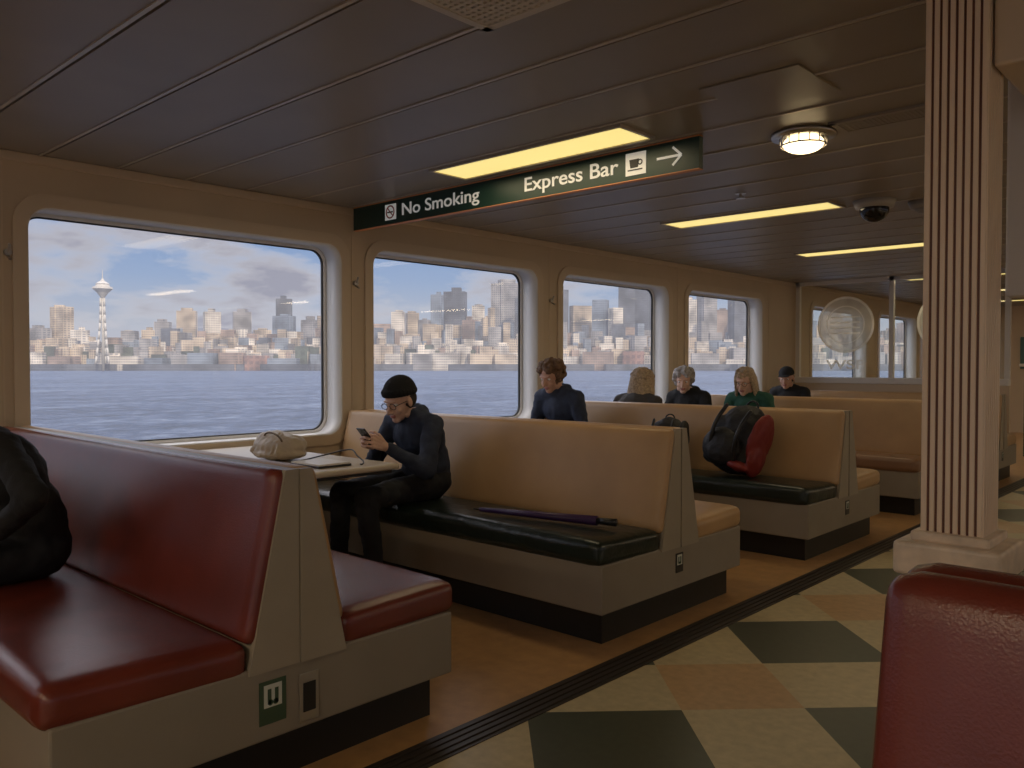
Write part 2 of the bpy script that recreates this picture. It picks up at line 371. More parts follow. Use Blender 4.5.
box('saucer', -2.50, -2.41, fy-0.004, fy-0.002, sz0+0.048, sz0+0.054, M_ink, e)
box('arrow_shaft', -2.325, -2.19, fy-0.001, fy+0.002, sz0+0.077, sz0+0.089, M_signw, e)
for s in (-1, 1):
    box('arrow_head', -2.25, -2.183, fy-0.001, fy+0.002, sz0+0.077, sz0+0.089, M_signw, e, M=Matrix.Translation((-2.183, 0, sz0+0.083)) @ Matrix.Rotation(s*math.radians(42), 4, 'Y') @ Matrix.Translation((2.183, 0, -sz0-0.083)))

# ---------------------------------------------------------------- benches
BT = 0.96; ST = 0.48
def bench(c, xa, xb, back_n, seat_n, back_f, seat_f, end=1, outlet=False, ext=0.0):
    e = empty('booth_bench'); L = xb-xa; xm = (xa+xb)/2
    kx0, kx1 = (xa, xb-0.05) if end > 0 else (xa+0.05, xb)
    box('toe_kick', kx0, kx1, c-0.58, c+0.58, 0, 0.155, M_kick, e)
    bm = bmesh.new(); addbox(bm, xa, xb, c-0.645-ext, c+0.645, 0.15, 0.375, 0, 0.008, 2)
    mesh_obj('base', bm, M_base, e)
    bm = bmesh.new(); ct = BT-0.012 if end > 0 else BT-0.05; cw = 0.04 if end > 0 else .02
    xa2 = xa if end > 0 else xa+.03
    prof = [(-0.16, 0.37), (0.16, 0.37), (cw, ct), (-cw, ct)]
    a = [bm.verts.new((xa2, c+p[0], p[1])) for p in prof]; b = [bm.verts.new((xb, c+p[0], p[1])) for p in prof]
    bm.faces.new(a); bm.faces.new(b[::-1])
    for i in range(4): bm.faces.new((a[i], a[(i+1) % 4], b[(i+1) % 4], b[i]))
    bmesh.ops.bevel(bm, geom=list(bm.edges), offset=0.006, segments=2, profile=0.5, affect='EDGES')
    mesh_obj('core', bm, M_base2 if end > 0 else M_burg if back_n == M_burg else M_base2, e)
    if end > 0:
        xe = xb; bm = bmesh.new(); s = end
        for (p0, p1, p2, p3, off) in (((-0.17, 0.36), (0.0, 0.36), (0.0, BT-0.006), (-0.045, BT-0.006), 0.008), ((0.003, 0.36), (0.17, 0.36), (0.045, BT-0.006), (0.003, BT-0.006), 0.013)):
            pr = (p0, p1, p2, p3)
            a = [bm.verts.new((xe-s*0.01, c+p[0], p[1])) for p in pr]; b = [bm.verts.new((xe+s*off, c+p[0], p[1])) for p in pr]
            bm.faces.new(a); bm.faces.new(b[::-1])
            for i in range(4): bm.faces.new((a[i], a[(i+1) % 4], b[(i+1) % 4], b[i]))
        mesh_obj('end_plate', bm, M_base2, e)
    for sg, mb, ms, nm in ((-1, back_n, seat_n, 'near'), (1, back_f, seat_f, 'far')):
        ex = ext if sg < 0 else 0
        hy = 0.255+ex/2
        Ms = Matrix.Translation((xm, c+sg*(0.415+ex/2), ST-0.062-ex*.15)) @ Matrix.Rotation(sg*math.radians(2), 4, 'X')
        cushion('seat_cushion_'+nm, L/2, hy, 0.06, 0.042, 0.012, ms, e, Ms)
        th = 0.033 if end > 0 else 0.05
        top = Vector((0, c+sg*0.068, BT+(0 if end > 0 else .008))); bot = Vector((0, c+sg*0.18, ST-0.03))
        mid = (top+bot)/2; d = (top-bot); hl = d.length/2
        up = d.normalized(); out = Vector((0, sg*up.z, -sg*up.y)); xax = up.cross(out)
        Mb = Matrix((xax, up, out)).transposed().to_4x4(); Mb.translation = Vector((xm, mid.y, mid.z)) - out*(th-.005)
        cushion('back_cushion_'+nm, L/2, hl, th, th-.003, 0.008, mb, e, Mb)
    if end > 0:
        M_st = mat('sticker_green', (0.05, 0.09, 0.05), 0.4); M_sw = mat('sticker_white', (0.6, 0.62, 0.55), 0.5)
        yy = c-0.09 if outlet else c+0.0
        k = 1.0 if outlet else .75; zt = 0.33
        box('lifejacket_sticker', xb+0.001, xb+0.003, yy-0.045*k, yy+0.045*k, zt-0.13*k, zt, M_st if outlet else M_black, e)
        box('sticker_symbol', xb+0.003, xb+0.004, yy-0.03*k, yy+0.03*k, zt-0.08*k, zt-.012*k, M_sw, e)
        bm = bmesh.new()
        for q in (-1, 1): addcyl(bm, (xb+.0035, yy+q*.009*k, zt-.066*k), (xb+.005, yy+q*.009*k, zt-.066*k), .009*k, seg=12); addbox(bm, xb+.0035, xb+.005, yy+q*.012*k-.006*k, yy+q*.012*k+.006*k, zt-.07*k, zt-.025*k)
        mesh_obj('sticker_vest', bm, M_st, e)
        if outlet:
            box('outlet_plate', xb+0.001, xb+0.006, c+0.0, c+0.07, 0.17, 0.32, M_steel, e, bev=0.002)
            box('outlet_socket', xb+0.006, xb+0.008, c+0.013, c+0.057, 0.20, 0.29, M_black, e)
    return e
BX0, BX1 = WX+0.03, -2.2
BC = [-0.79, 1.41, 3.61, 5.81, 8.01, 10.21]
bench(BC[0], BX0, BX1, M_burg, M_burg, M_tan, M_burg)
bench(BC[1], BX0, BX1, M_burg, M_burg, M_tan, M_burg, outlet=True, ext=.06)
bench(BC[2], BX0, BX1, M_tan, M_green, M_tan, M_tan)
bench(BC[3], BX0, BX1, M_tan, M_green, M_tan, M_tan)
bench(BC[4], BX0, BX1, M_tan, M_brown, M_tan, M_tan)
bench(BC[5], BX0, BX1, M_tan, M_brown, M_tan, M_tan)
bench(1.365, -0.44, 1.6, M_burg, M_burg, M_burg, M_burg, -1)
bench(5.9, -0.6, 1.6, M_tan, M_brown, M_tan, M_tan, -1)
bench(8.1, -0.6, 1.6, M_tan, M_brown, M_tan, M_tan, -1)

def table(yc):
    e = empty('booth_table')
    bm = bmesh.new(); addbox(bm, WX+0.03, -3.42, yc-0.31, yc+0.31, 0.718, 0.75, 0, 0.012, 3); mesh_obj('top', bm, M_table, e)
    bm = bmesh.new(); addbox(bm, WX+0.03, -3.45, yc-0.28, yc+0.28, 0.70, 0.718); mesh_obj('apron', bm, M_black, e)
    bm = bmesh.new(); addcyl(bm, (-4.15, yc, 0.02), (-4.15, yc, 0.70), 0.035); addcyl(bm, (-4.15, yc, 0), (-4.15, yc, 0.025), 0.2, 0.18, 32); mesh_obj('pedestal', bm, M_black, e, False)
for i in range(5): table(BC[i]+1.10)

# ---------------------------------------------------------------- column & pedestal, soffit
e = empty('fluted_column'); cx0, cx1, cy0, cy1 = -0.772, -0.605, 2.60, 2.767
zb = 0.765
box('shaft', cx0+0.005, cx1-0.005, cy0+0.005, cy1-0.005, zb, CEIL, M_colstripe, e)
bm = bmesh.new(); n = 8; w = (cx1-cx0)/n
for k in range(n):
    for a0, hor, pos in ((cx0, True, cy0), (cx0, True, cy1), (cy0, False, cx0), (cy0, False, cx1)):
        mid = a0+(k+0.5)*w; hw = w*0.33
        c = (mid, pos) if hor else (pos, mid)
        cc = Vector((c[0], c[1], 0)); inn = Vector(((cx0+cx1)/2, (cy0+cy1)/2, 0))
        dd = (Vector((0, 1 if pos < inn.y else -1, 0)) if hor else Vector((1 if pos < inn.x else -1, 0, 0)))
        p = cc + dd*0.005
        if hor: addbox(bm, p.x-hw, p.x+hw, p.y-0.005, p.y+0.005, zb, CEIL, 0, 0.002, 2)
        else: addbox(bm, p.x-0.005, p.x+0.005, p.y-hw, p.y+hw, zb, CEIL, 0, 0.002, 2)
mesh_obj('flutes', bm, M_col, e)
mx, my = (cx0+cx1)/2, (cy0+cy1)/2
box('plinth_step', mx-0.105, mx+0.105, my-0.105, my+0.105, 0.755, 0.785, M_stone, e, bev=0.008)
box('plinth_slab', mx-0.142, mx+0.142, my-0.142, my+0.142, 0.66, 0.757, M_stone, e, bev=0.012, seg=3)
box('pedestal', mx-0.12, mx+0.12, my-0.12, my+0.12, 0.0, 0.665, M_stone, e, bev=0.005)
box('ceiling_soffit', -0.60, 3.0, 2.62, 3.15, 2.10, CEIL, M_surr, bev=0.01)
box('galley_header_panel', -0.69, 2.6, 3.2, 3.26, 1.50, CEIL, M_white, bev=0.01)
box('galley_post', 1.0, 1.1, 3.19, 3.27, 0, 1.5, M_white)

# ---------------------------------------------------------------- glass partition
e = empty('glass_partition'); py = 10.98; px1 = -2.3
box('half_wall', WX+0.03, px1, py-0.03, py+0.03, 0, 1.03, M_wall, e)
box('rail', WX+0.03, px1, py-0.05, py+0.05, 1.03, 1.11, M_frame, e, bev=0.01)
for i, xx in enumerate((WX+0.06, -3.62, px1-0.03)): box('post_%d' % i, xx-0.025, xx+0.03, py-0.03, py+0.03, 1.10, CEIL, M_frame, e)
box('top_rail', WX+0.03, px1, py-0.03, py+0.03, CEIL-0.05, CEIL, M_frame, e)
box('pane', WX+0.05, px1, py-0.004, py+0.004, 1.1, CEIL-0.05, M_pglass, e)
def disc(name, cx, cz, ro, ri, m=M_etch):
    c = lambda r: [(cx+r*math.cos(a*math.tau/40), cz+r*math.sin(a*math.tau/40)) for a in range(40)]
    flat_curve(name, [c(ro), c(ri)] if ri > 0 else [c(ro)], 0.001, 0, m, e, remap=lambda a, b, k: (a, py-0.008+k, b))
for cc in (-4.2, -2.95):
    disc('etched_ring', cc, 1.80, 0.37, 0.34, M_etch2); disc('etched_band', cc, 1.80, 0.34, 0.25); disc('etched_ring_inner', cc, 1.80, 0.25, 0.235, M_etch2); disc('etched_disc', cc, 1.80, 0.235, 0.0)
    for q in range(4): box('etched_wave', cc-.19, cc+.19, py-.012, py-.010, 1.68+q*.07, 1.70+q*.07, M_etch2, e)
text('WSF', -4.45, -3.95, 1.22, 0.12, e, M_etch2, py-0.01)
box('notice_board', -3.6, -2.7, Y1-0.05, Y1-0.002, 1.2, 1.8, mat('poster_teal', (0.08, 0.16, 0.15), 0.5), bev=0.01)
e = empty('vending_cabinet'); box('body', -2.6, -1.6, 13.2, 13.9, 0, 1.25, mat('cabinet_green', (0.02, 0.06, 0.04), .4), e, bev=0.02); box('counter', -2.65, -1.55, 13.15, 13.95, 1.25, 1.29, M_white, e, bev=0.01); box('door_panel', -2.55, -1.65, 13.185, 13.2, 0.1, 1.15, M_black, e, bev=0.003)

# ---------------------------------------------------------------- people
def hand(name, wrist, ydir, back, side, curls, parent, m, thumb=(0.35, 0.3)):
    Yd = Vector(ydir).normalized(); Z = Vector(back); Z = (Z - Yd*Z.dot(Yd)).normalized(); X = Yd.cross(Z)
    M = Matrix((X, Yd, Z)).transposed().to_4x4(); M.translation = Vector(wrist)
    bm = bmesh.new()
    ks = [(.030, .088, .008), (.010, .093, .0085), (-.011, .087, .008), (-.030, .077, .007)]
    ls = [(.040, .025, .019), (.045, .028, .020), (.041, .026, .019), (.032, .019, .017)]
    addcaps(bm, (0, -.03, 0), (0, .01, 0), .026, .026, 12)
    for (kx, ky, kr), l in zip(ks, ls):
        kx *= side
        addcaps(bm, (kx*0.55, .012, 0), (kx, ky, 0), .014, kr+.0035, 12)
        p = Vector((kx, ky, 0)); a = 0; r = kr
        for j, L in enumerate(l):
            a += curls[j]
            q = p + Vector((kx*0.06*(1 if j == 0 else 0), math.cos(a)*L, -math.sin(a)*L))
            addcaps(bm, p, q, r, r*0.92, 10); p = q; r *= 0.92
    addell(bm, (0, .05, -.006), (.036, .042, .014), seg=14)
    p = Vector((.024*side, .02, -.006)); d = Vector((.65*side, .70, -.25)).normalized()
    q = p+d*.042; addcaps(bm, p, q, .0145, .0115, 10)
    d2 = Vector((.65*side-thumb[0]*side, .75, -.25-thumb[1])).normalized(); r_ = q+d2*.030; addcaps(bm, q, r_, .0105, .0095, 10)
    d3 = Vector((.55*side-1.6*thumb[0]*side, .75, -.3-thumb[1])).normalized(); addcaps(bm, r_, r_+d3*.024, .0095, .0078, 10)
    bmesh.ops.transform(bm, matrix=M, verts=bm.verts)
    return remesh_obj(name, bm, m, 0.0032, 2, parent)
def ik(s, w, l1, l2, pole):
    s = Vector(s); w = Vector(w); d = w-s; L = min(d.length, (l1+l2)*0.995); u = d.normalized()
    a = (l1*l1-l2*l2+L*L)/(2*L); h = math.sqrt(max(0, l1*l1-a*a)); p = Vector(pole); p = (p-u*p.dot(u)).normalized()
    return s+u*a+p*h
def person(origin, yaw, skinm, topm, botm, hair, hairm, spine=None, hpitch=15, hyaw=0, wl=(-.11, .36, .20), wr=(.11, .36, .20), knees=((-.12, .45, .07), (.12, .45, .07)), ankles=None,
           hands=None, vox=0.013, hv=0.0045, scale=1.0, glasses=False, hood=False, name='seated_passenger', polez=-1.0, hairx=1.0, polex=.45, poley=-.25):
    e = empty(name)
    T = Matrix.Translation(origin) @ Matrix.Rotation(yaw, 4, 'Z') @ Matrix.Scale(scale, 4)
    W = lambda p: T @ Vector(p)
    R3 = (Matrix.Rotation(yaw, 4, 'Z'))
    sp = spine or dict(pel=(0, 0, .11), waist=(0, .03, .25), chest=(0, .06, .39), neck=(0, .11, .54), head=(0, .16, .66))
    pel, wa, ch, nk, hd = [Vector(sp[k]) for k in ('pel', 'waist', 'chest', 'neck', 'head')]
    caps = []
    bm = bmesh.new()
    def C(a, b, r0, r1, lab): addcaps(bm, a, b, r0, r1, 16); caps.append((Vector(a), Vector(b), r0, r1, lab))
    def oriented(c, z, rad):
        z = Vector(z).normalized(); x = Vector((1, 0, 0)); y = z.cross(x).normalized(); addell(bm, c, rad, Matrix((x, y, z)).transposed().to_4x4(), 20)
    oriented(pel, wa-pel, (.175, .125, .12)); caps.append((pel+Vector((-.08, 0, -.03)), pel+Vector((.08, 0, -.03)), .11, .11, 1))
    oriented((pel+wa)/2+Vector((0, 0, .02)), wa-pel, (.165, .125, .14)); oriented(wa, ch-pel, (.158, .12, .14)); oriented(ch, nk-wa, (.178, .125, .16))
    caps += [(pel+Vector((0, 0, .06)), wa, .15, .15, 0), (wa, ch, .15, .16, 0), (ch, nk-Vector((0, 0, .05)), .16, .07, 0)]
    upn = (nk-ch).normalized()
    shz = nk - upn*0.055
    shL = shz+Vector((-.175, 0, 0)); shR = shz+Vector((.175, 0, 0))
    C(shL, nk-upn*.015+Vector((-.03, 0, 0)), .062, .06, 0); C(shR, nk-upn*.015+Vector((.03, 0, 0)), .062, .06, 0)
    if hood:
        for a in range(9):
            t = math.radians(-20+220*a/8); q = nk+Vector((math.cos(t)*.085, -math.sin(t)*.06-.01, .015+.02*math.sin(t))); addell(bm, q, (.04, .035, .035), seg=12)
        caps.append((nk+Vector((0, -.06, .02)), nk+Vector((0, -.06, .03)), .07, .07, 0))
    nb = nk+Vector((0, -.01, -.02)); addcaps(bm, nb, hd+Vector((0, -.02, -.07)), .058, .052, 14); caps.append((nk+Vector((0, 0, .045)), hd, .05, .05, 2))
    for sh, w, sd in ((shL, Vector(wl), -1), (shR, Vector(wr), 1)):
        el = ik(sh, w, .285, .255, (sd*polex, poley, polez))
        C(sh, el, .060, .050, 0); C(el, w, .049, .034, 0)
    ank = ankles or [(k[0]*1.0, k[1]-.03, -.385) for k in knees]
    for k, a, sd in ((knees[0], ank[0], -1), (knees[1], ank[1], 1)):
        hp = pel+Vector((sd*.085, .02, -.015)); k = Vector(k); a = Vector(a)
        C(hp, k, .088, .066, 1); C(k, a, .064, .046, 1); caps.append((a+Vector((0, .0, -.06)), a+Vector((0, .15, -.07)), .045, .04, 3))
        addcaps(bm, a+Vector((0, -.02, -.045)), a+Vector((sd*.02, .16, -.055)), .042, .034, 12)
    bmesh.ops.transform(bm, matrix=T, verts=bm.verts)
    body = remesh_obj('body', bm, [topm, botm, skinm, M_shoe], vox, 5, e, disp=0.022, dscale=0.07)
    capsw = [(W(a), W(b), r0*scale, r1*scale, l) for a, b, r0, r1, l in caps]
    for p in body.data.polygons:
        c = p.center; best = 9; bl = 0
        for a, b, r0, r1, l in capsw:
            ab = b-a; t = max(0, min(1, (c-a).dot(ab)/max(ab.length_squared, 1e-9))); d = (c-a-ab*t).length-(r0+(r1-r0)*t)
            if d < best: best = d; bl = l
        p.material_index = bl
    HM = Matrix.Translation(W(hd)) @ R3 @ Matrix.Rotation(math.radians(hyaw), 4, 'Z') @ Matrix.Rotation(math.radians(-hpitch), 4, 'X') @ Matrix.Scale(scale, 4)
    bm = bmesh.new()
    addell(bm, (0, -.012, .028), (.074, .095, .09), seg=24); addell(bm, (0, .020, -.030), (.061, .070, .082), seg=24)
    addell(bm, (0, .060, -.088), (.030, .026, .024), seg=14)
    addcaps(bm, (0, .086, .012), (0, .108, -.030), .0075, .0125, 12); addell(bm, (-.012, .098, -.034), .009, seg=10); addell(bm, (.012, .098, -.034), .009, seg=10)
    addell(bm, (0, .074, .028), (.052, .016, .010), seg=16)
    for s in (-1, 1):
        addell(bm, (s*.038, .062, -.030), (.020, .020, .020), seg=12)
        addell(bm, (s*.078, -.002, -.004), (.009, .019, .031), seg=14); addell(bm, (s*.048, .0, -.075), (.018, .04, .025), seg=12)
    addell(bm, (0, .084, -.056), (.024, .010, .005), seg=14); addell(bm, (0, .083, -.066), (.021, .010, .006), seg=14)
    bmesh.ops.transform(bm, matrix=HM, verts=bm.verts)
    h = remesh_obj('head', bm, [skinm, M_lip], hv, 2, e)
    inv = HM.inverted()
    for p in h.data.polygons:
        c = inv @ p.center
        if abs(c.x) < .023 and -.073 < c.z < -.051 and c.y > .083: p.material_index = 1
    bm = bmesh.new()
    for s in (-1, 1):
        addell(bm, (s*.031, .067, .006), (.0145, .0115, .0085), seg=14, mi=0); addell(bm, (s*.030, .0745, .005), (.006, .005, .006), seg=10, mi=1)
    bmesh.ops.transform(bm, matrix=HM, verts=bm.verts); mesh_obj('eyes', bm, [M_eye, M_iris], e, True)
    if hair is not None:
        bm = bmesh.new(); rnd = random.Random(len(hair)*7)
        bs = 0.0; dsc = .03
        if hair == 'beanie':
            addell(bm, (0, -.020, .050), (.089, .108, .096), seg=28)
            bmesh.ops.bisect_plane(bm, geom=bm.verts[:]+bm.edges[:]+bm.faces[:], plane_co=(0, 0, .036), plane_no=(0, 0.20, -1), clear_outer=True)
            bmesh.ops.holes_fill(bm, edges=[ed for ed in bm.edges if ed.is_boundary])
            for k in range(30):
                a = k*math.tau/30; addell(bm, (.082*math.cos(a), -.018+.099*math.sin(a), .052+.020*math.sin(a)), (.014, .014, .024), seg=10)
        elif hair == 'cap':
            addell(bm, (0, -.015, .055), (.084, .103, .078), seg=24)
            bmesh.ops.bisect_plane(bm, geom=bm.verts[:]+bm.edges[:]+bm.faces[:], plane_co=(0, 0, .040), plane_no=(0, 0, -1), clear_outer=True)
            bmesh.ops.holes_fill(bm, edges=[ed for ed in bm.edges if ed.is_boundary])
            addell(bm, (0, .10, .048), (.065, .07, .009), seg=20)
        else:
            addell(bm, (0, -.028, .045), (.083, .098, .088), seg=24)
            rad = .016 if hair in ('short', 'long', 'bob') else .022
            nn = 110
            for k in range(nn):
                u = rnd.random()*2-1; a = rnd.random()*math.tau
                d = Vector((math.sqrt(1-u*u)*math.cos(a), math.sqrt(1-u*u)*math.sin(a), u))
                p = Vector((0, -.022, .035))+Vector((d.x*.082*min(hairx, 1.12), d.y*.098, d.z*.090))
                low = -.05 if hair != 'short' else -.035
                if p.z < low or (p.y > .02 and p.z < .062): continue
                r = rad*rnd.uniform(.7, 1.3); addell(bm, p, r, seg=10)
            if hair in ('long', 'bob'):
                zl = -.22 if hair == 'long' else -.13
                for k in range(60):
                    a = math.radians(rnd.uniform(150, 390)); rx = .080; x = rx*math.cos(a); yv = -.02+.095*math.sin(a)
                    e2 = zl*rnd.uniform(.8, 1.1)
                    addcaps(bm, (x*.75, yv*.8, .10), (x*1.02, yv, .02), .018, .020, 8); addcaps(bm, (x*1.02, yv, .02), (x*1.25*hairx, yv-.012, e2), .020, .011, 8)
            dsc = .02; bs = .010
        bmesh.ops.transform(bm, matrix=HM, verts=bm.verts)
        remesh_obj('cap' if hair == 'cap' else 'beanie' if hair == 'beanie' else 'hair', bm, hairm, 0.0055, 2, e, disp=bs, dscale=dsc)
        if hair in ('beanie', 'cap'):
            bm = bmesh.new(); addell(bm, (0, -.03, .0), (.079, .085, .07), seg=20); bmesh.ops.transform(bm, matrix=HM, verts=bm.verts)
            remesh_obj('hair', bm, mat('hair_dark', (0.03, 0.02, 0.015), .8), 0.006, 1, e, disp=.006, dscale=.02)
    if glasses:
        bm = bmesh.new()
        for s in (-1, 1):
            for k in range(16):
                a = k*math.tau/16; b2 = (k+1)*math.tau/16
                addcyl(bm, (s*.033+.023*math.cos(a), .094, .004+.018*math.sin(a)), (s*.033+.023*math.cos(b2), .094, .004+.018*math.sin(b2)), .0018, seg=6)
            addcyl(bm, (s*.056, .093, .008), (s*.080, .0, .008), .0018, seg=6)
        addcyl(bm, (-.010, .096, .006), (.010, .096, .006), .0018, seg=6)
        bmesh.ops.transform(bm, matrix=HM, verts=bm.verts); mesh_obj('glasses', bm, M_black, e, True)
    if hands is None:
        hands = (((.15, 1, -.25), (-.2, .2, 1)), ((-.15, 1, -.25), (.2, .2, 1)))
    R33 = R3.to_3x3()
    for w, (yd, bk), sd, nm, cr in ((wl, hands[0], 1, 'hand_left', (.45, .4, .3)), (wr, hands[1], -1, 'hand_right', (.5, .45, .3))):
        if len(hands) > 2: cr = hands[2]
        hand(nm, W(Vector(w)+Vector(yd).normalized()*.022), R33 @ Vector(yd), R33 @ Vector(bk), sd, cr, e, skinm)
    return e, W
PI = math.pi
M_h_br = mat('hair_brown', (0.15, 0.08, 0.04), .7, var=.4, vscale=60, bump=.6, bscale=120)
M_h_bl = mat('hair_blond', (0.42, 0.31, 0.20), .6, var=.35, vscale=60, bump=.6, bscale=120)
M_h_gr = mat('hair_grey', (0.36, 0.33, 0.31), .7, var=.35, vscale=60, bump=.6, bscale=120)
lean = dict(pel=(0, 0, .11), waist=(0, .01, .25), chest=(0, .06, .38), neck=(0, .135, .50), head=(0, .205, .585))
e1, W1 = person((-3.72, 3.27, ST), PI, M_skin2, M_navy, M_jean, 'beanie', M_knit, spine=lean, hpitch=22, hyaw=6,
       wl=(-.06, .335, .325), wr=(.05, .335, .325), knees=((-.15, .56, .075), (.13, .52, .075)), ankles=[(-.16, .50, -.385), (.16, .52, -.385)],
       hands=(((.10, .85, .40), (-1, -.15, .1)), ((-.10, .85, .40), (1, -.15, .1)), (.75, .7, .4)), vox=.010, hv=.0034, glasses=True, hood=True, polex=.9)
Mp = Matrix.Translation(W1((-.005, .440, .385))) @ Matrix.Rotation(math.radians(-50), 4, 'X')
bm = bmesh.new(); addbox(bm, -.037, .037, -.075, .075, -.004, .004, 0, .0035, 2, Mp); ph = mesh_obj('smartphone', bm, M_black)
bm = bmesh.new(); addbox(bm, -.033, .033, -.07, .07, .004, .0045, 0, 0, 1, Mp); mesh_obj('screen', bm, mat('phone_screen', (.1, .1, .12), .1, emit=(.6, .7, .9), estr=.4), ph)
person((-4.40, 5.48, ST), PI, M_skin, M_navy, M_jean, 'curly', M_h_br, hpitch=22, scale=1.08, spine=dict(pel=(0, 0, .11), waist=(0, .03, .25), chest=(0, .09, .39), neck=(0, .17, .53), head=(0, .235, .645)), hairx=1.12, hood=True)
slouch = dict(pel=(0, 0, .11), waist=(0, .02, .24), chest=(0, .06, .36), neck=(0, .13, .475), head=(0, .19, .585))
person((-4.26, 6.16, ST), 0, M_skin2, M_gry, M_jean, 'long', M_h_bl, hpitch=8, scale=1.07, spine=slouch, hairx=1.25)
person((-4.50, 7.66, ST), PI, M_skin2, M_blk, M_jean, 'curly', M_h_gr, hpitch=14, scale=1.08, hyaw=25, spine=slouch, hairx=1.12, hood=True)
person((-3.82, 7.66, ST), PI, M_skin2, M_grn, M_jean, 'bob', M_h_bl, hpitch=15, scale=1.07, glasses=True, hyaw=5, spine=slouch)
person((-4.40, 9.86, ST), PI, M_skin, M_blk, M_jean, 'cap', M_blk, hpitch=12, scale=1.08, hyaw=10, spine=slouch)
person((-3.44, 1.06, ST), PI, M_skin2, M_blk, M_jean, 'short', M_h_br, hpitch=20, wl=(-.21, .17, .215), wr=(.12, .36, .22),
       spine=dict(pel=(0, 0, .11), waist=(0, .03, .26), chest=(0, .09, .40), neck=(0, .18, .55), head=(0, .30, .66)), vox=.010, polez=-.4, polex=1.0, poley=-.12,
       hands=(((.1, 1, -.35), (-.5, .2, 1)), ((-.15, 1, -.25), (.2, .2, 1))))

# ---------------------------------------------------------------- props
bx, by = -4.03, 2.47
e = empty('carrier_bag')
bm = bmesh.new()
addell(bm, (bx, by, .825), (.185, .11, .072), seg=24); addell(bm, (bx-.03, by, .860), (.14, .09, .05), seg=20); addell(bm, (bx+.08, by+.01, .835), (.11, .09, .06), seg=20); addell(bm, (bx, by, .790), (.195, .125, .036), seg=24)
for k in range(6): addcaps(bm, (bx+.14-.05*k, by-.105, .80), (bx+.08-.03*k, by-.03, .90), .012, .007, 10)
remesh_obj('sack', bm, mat('bag_cream', (.50, .41, .30), .5, var=.08, vscale=12), .006, 7, e, disp=.018, dscale=.045)
bm = bmesh.new(); prev = None
for k in range(11):
    t = k/10*PI; p = Vector((bx+.04+.085*math.cos(t), by-.06-.02*math.sin(t), .875+.045*math.sin(t)-.012))
    if prev: addcaps(bm, prev, p, .006, .006, 8)
    prev = p
remesh_obj('handle', bm, mat('bag_handle', (.20, .15, .10), .6), .004, 1, e)
e = empty('notebook'); box('cover', -3.78, -3.52, 2.38, 2.58, .751, .762, M_black, e, bev=.003); box('pages', -3.775, -3.525, 2.385, 2.575, .762, .770, M_white, e)
cu = bpy.data.curves.new('charging_cable', 'CURVE'); cu.dimensions = '3D'; cu.bevel_depth = .004
s = cu.splines.new('NURBS'); pts = [(-3.86, 2.5, .756), (-3.75, 2.66, .80), (-3.66, 2.70, .83), (-3.6, 2.66, .79), (-3.5, 2.66, .765), (-3.46, 2.60, .757), (-3.5, 2.62, .757)]
s.points.add(len(pts)-1)
for i, p in enumerate(pts): s.points[i].co = (*p, 1)
s.use_endpoint_u = True; cu.materials.append(M_black); link(bpy.data.objects.new('charging_cable', cu))
e = empty('folded_umbrella'); bm = bmesh.new()
a = Vector((-3.06, 3.06, ST+.036)); b = Vector((-2.42, 3.22, ST+.036)); addcyl(bm, a, b, .012, .024, 16); mesh_obj('canopy', bm, mat('umbrella_purple', (.05, .02, .09), .4), e, True)
bm = bmesh.new(); addcyl(bm, b, b+(b-a).normalized()*.10, .016, .019, 16); addcyl(bm, a-(b-a).normalized()*.04, a, .004, .005, 10); mesh_obj('handle', bm, M_black, e, True)
def backpack(x, y, z, rotz, tilt, m1, m2, sc=1.0, roll=0.0):
    e = empty('backpack'); M = Matrix.Translation((x, y, z)) @ Matrix.Rotation(rotz, 4, 'Z') @ Matrix.Rotation(tilt, 4, 'X') @ Matrix.Rotation(roll, 4, 'Y') @ Matrix.Scale(sc, 4)
    bm = bmesh.new(); addell(bm, (-.03, 0, .13), (.20, .115, .13)); addell(bm, (0, 0, .25), (.17, .11, .17)); addbox(bm, -.19, .15, -.09, .09, .02, .32, 0, .05, 3)
    bmesh.ops.transform(bm, matrix=M, verts=bm.verts); remesh_obj('body', bm, m1, .009, 4, e, disp=.02, dscale=.08)
    bm = bmesh.new(); addell(bm, (-.05, -.095, .14), (.135, .06, .115)); bmesh.ops.transform(bm, matrix=M, verts=bm.verts); remesh_obj('front_pocket', bm, m1, .008, 3, e, disp=.012, dscale=.06)
    bm = bmesh.new(); addell(bm, (.135, -.02, .24), (.045, .10, .16)); addell(bm, (.155, -.03, .12), (.035, .08, .10)); addell(bm, (.09, -.08, .06), (.08, .05, .03)); bmesh.ops.transform(bm, matrix=M, verts=bm.verts); remesh_obj('side_panel', bm, m2, .008, 3, e, disp=.012, dscale=.06)
    bm = bmesh.new()
    for s in (-1, 1):
        prev = None
        for k in range(11):
            t = k/10; p = Vector((s*.085-.02, -.10-.055*math.sin(t*PI), .38-.31*t))
            if prev: addcaps(bm, prev, p, .013, .013, 8)
            prev = p
    prev = None
    for k in range(9):
        t = k/8*PI; p = Vector((.04*math.cos(t), 0, .41+.04*math.sin(t)))
        if prev: addcaps(bm, prev, p, .008, .008, 8)
        prev = p
    bmesh.ops.transform(bm, matrix=M, verts=bm.verts); remesh_obj('straps', bm, M_black, .006, 1, e)
M_bp = mat('backpack_black', (.010, .010, .012), .6, bump=.2, bscale=80); M_red = mat('backpack_red', (.22, .020, .014), .55, bump=.2, bscale=80)
backpack(-2.86, 5.37, ST+.02, math.radians(-6), math.radians(-14), M_bp, M_red, 1.2, math.radians(12))
backpack(-3.42, 5.42, ST+.02, math.radians(14), math.radians(-14), M_bp, M_bp, .90)

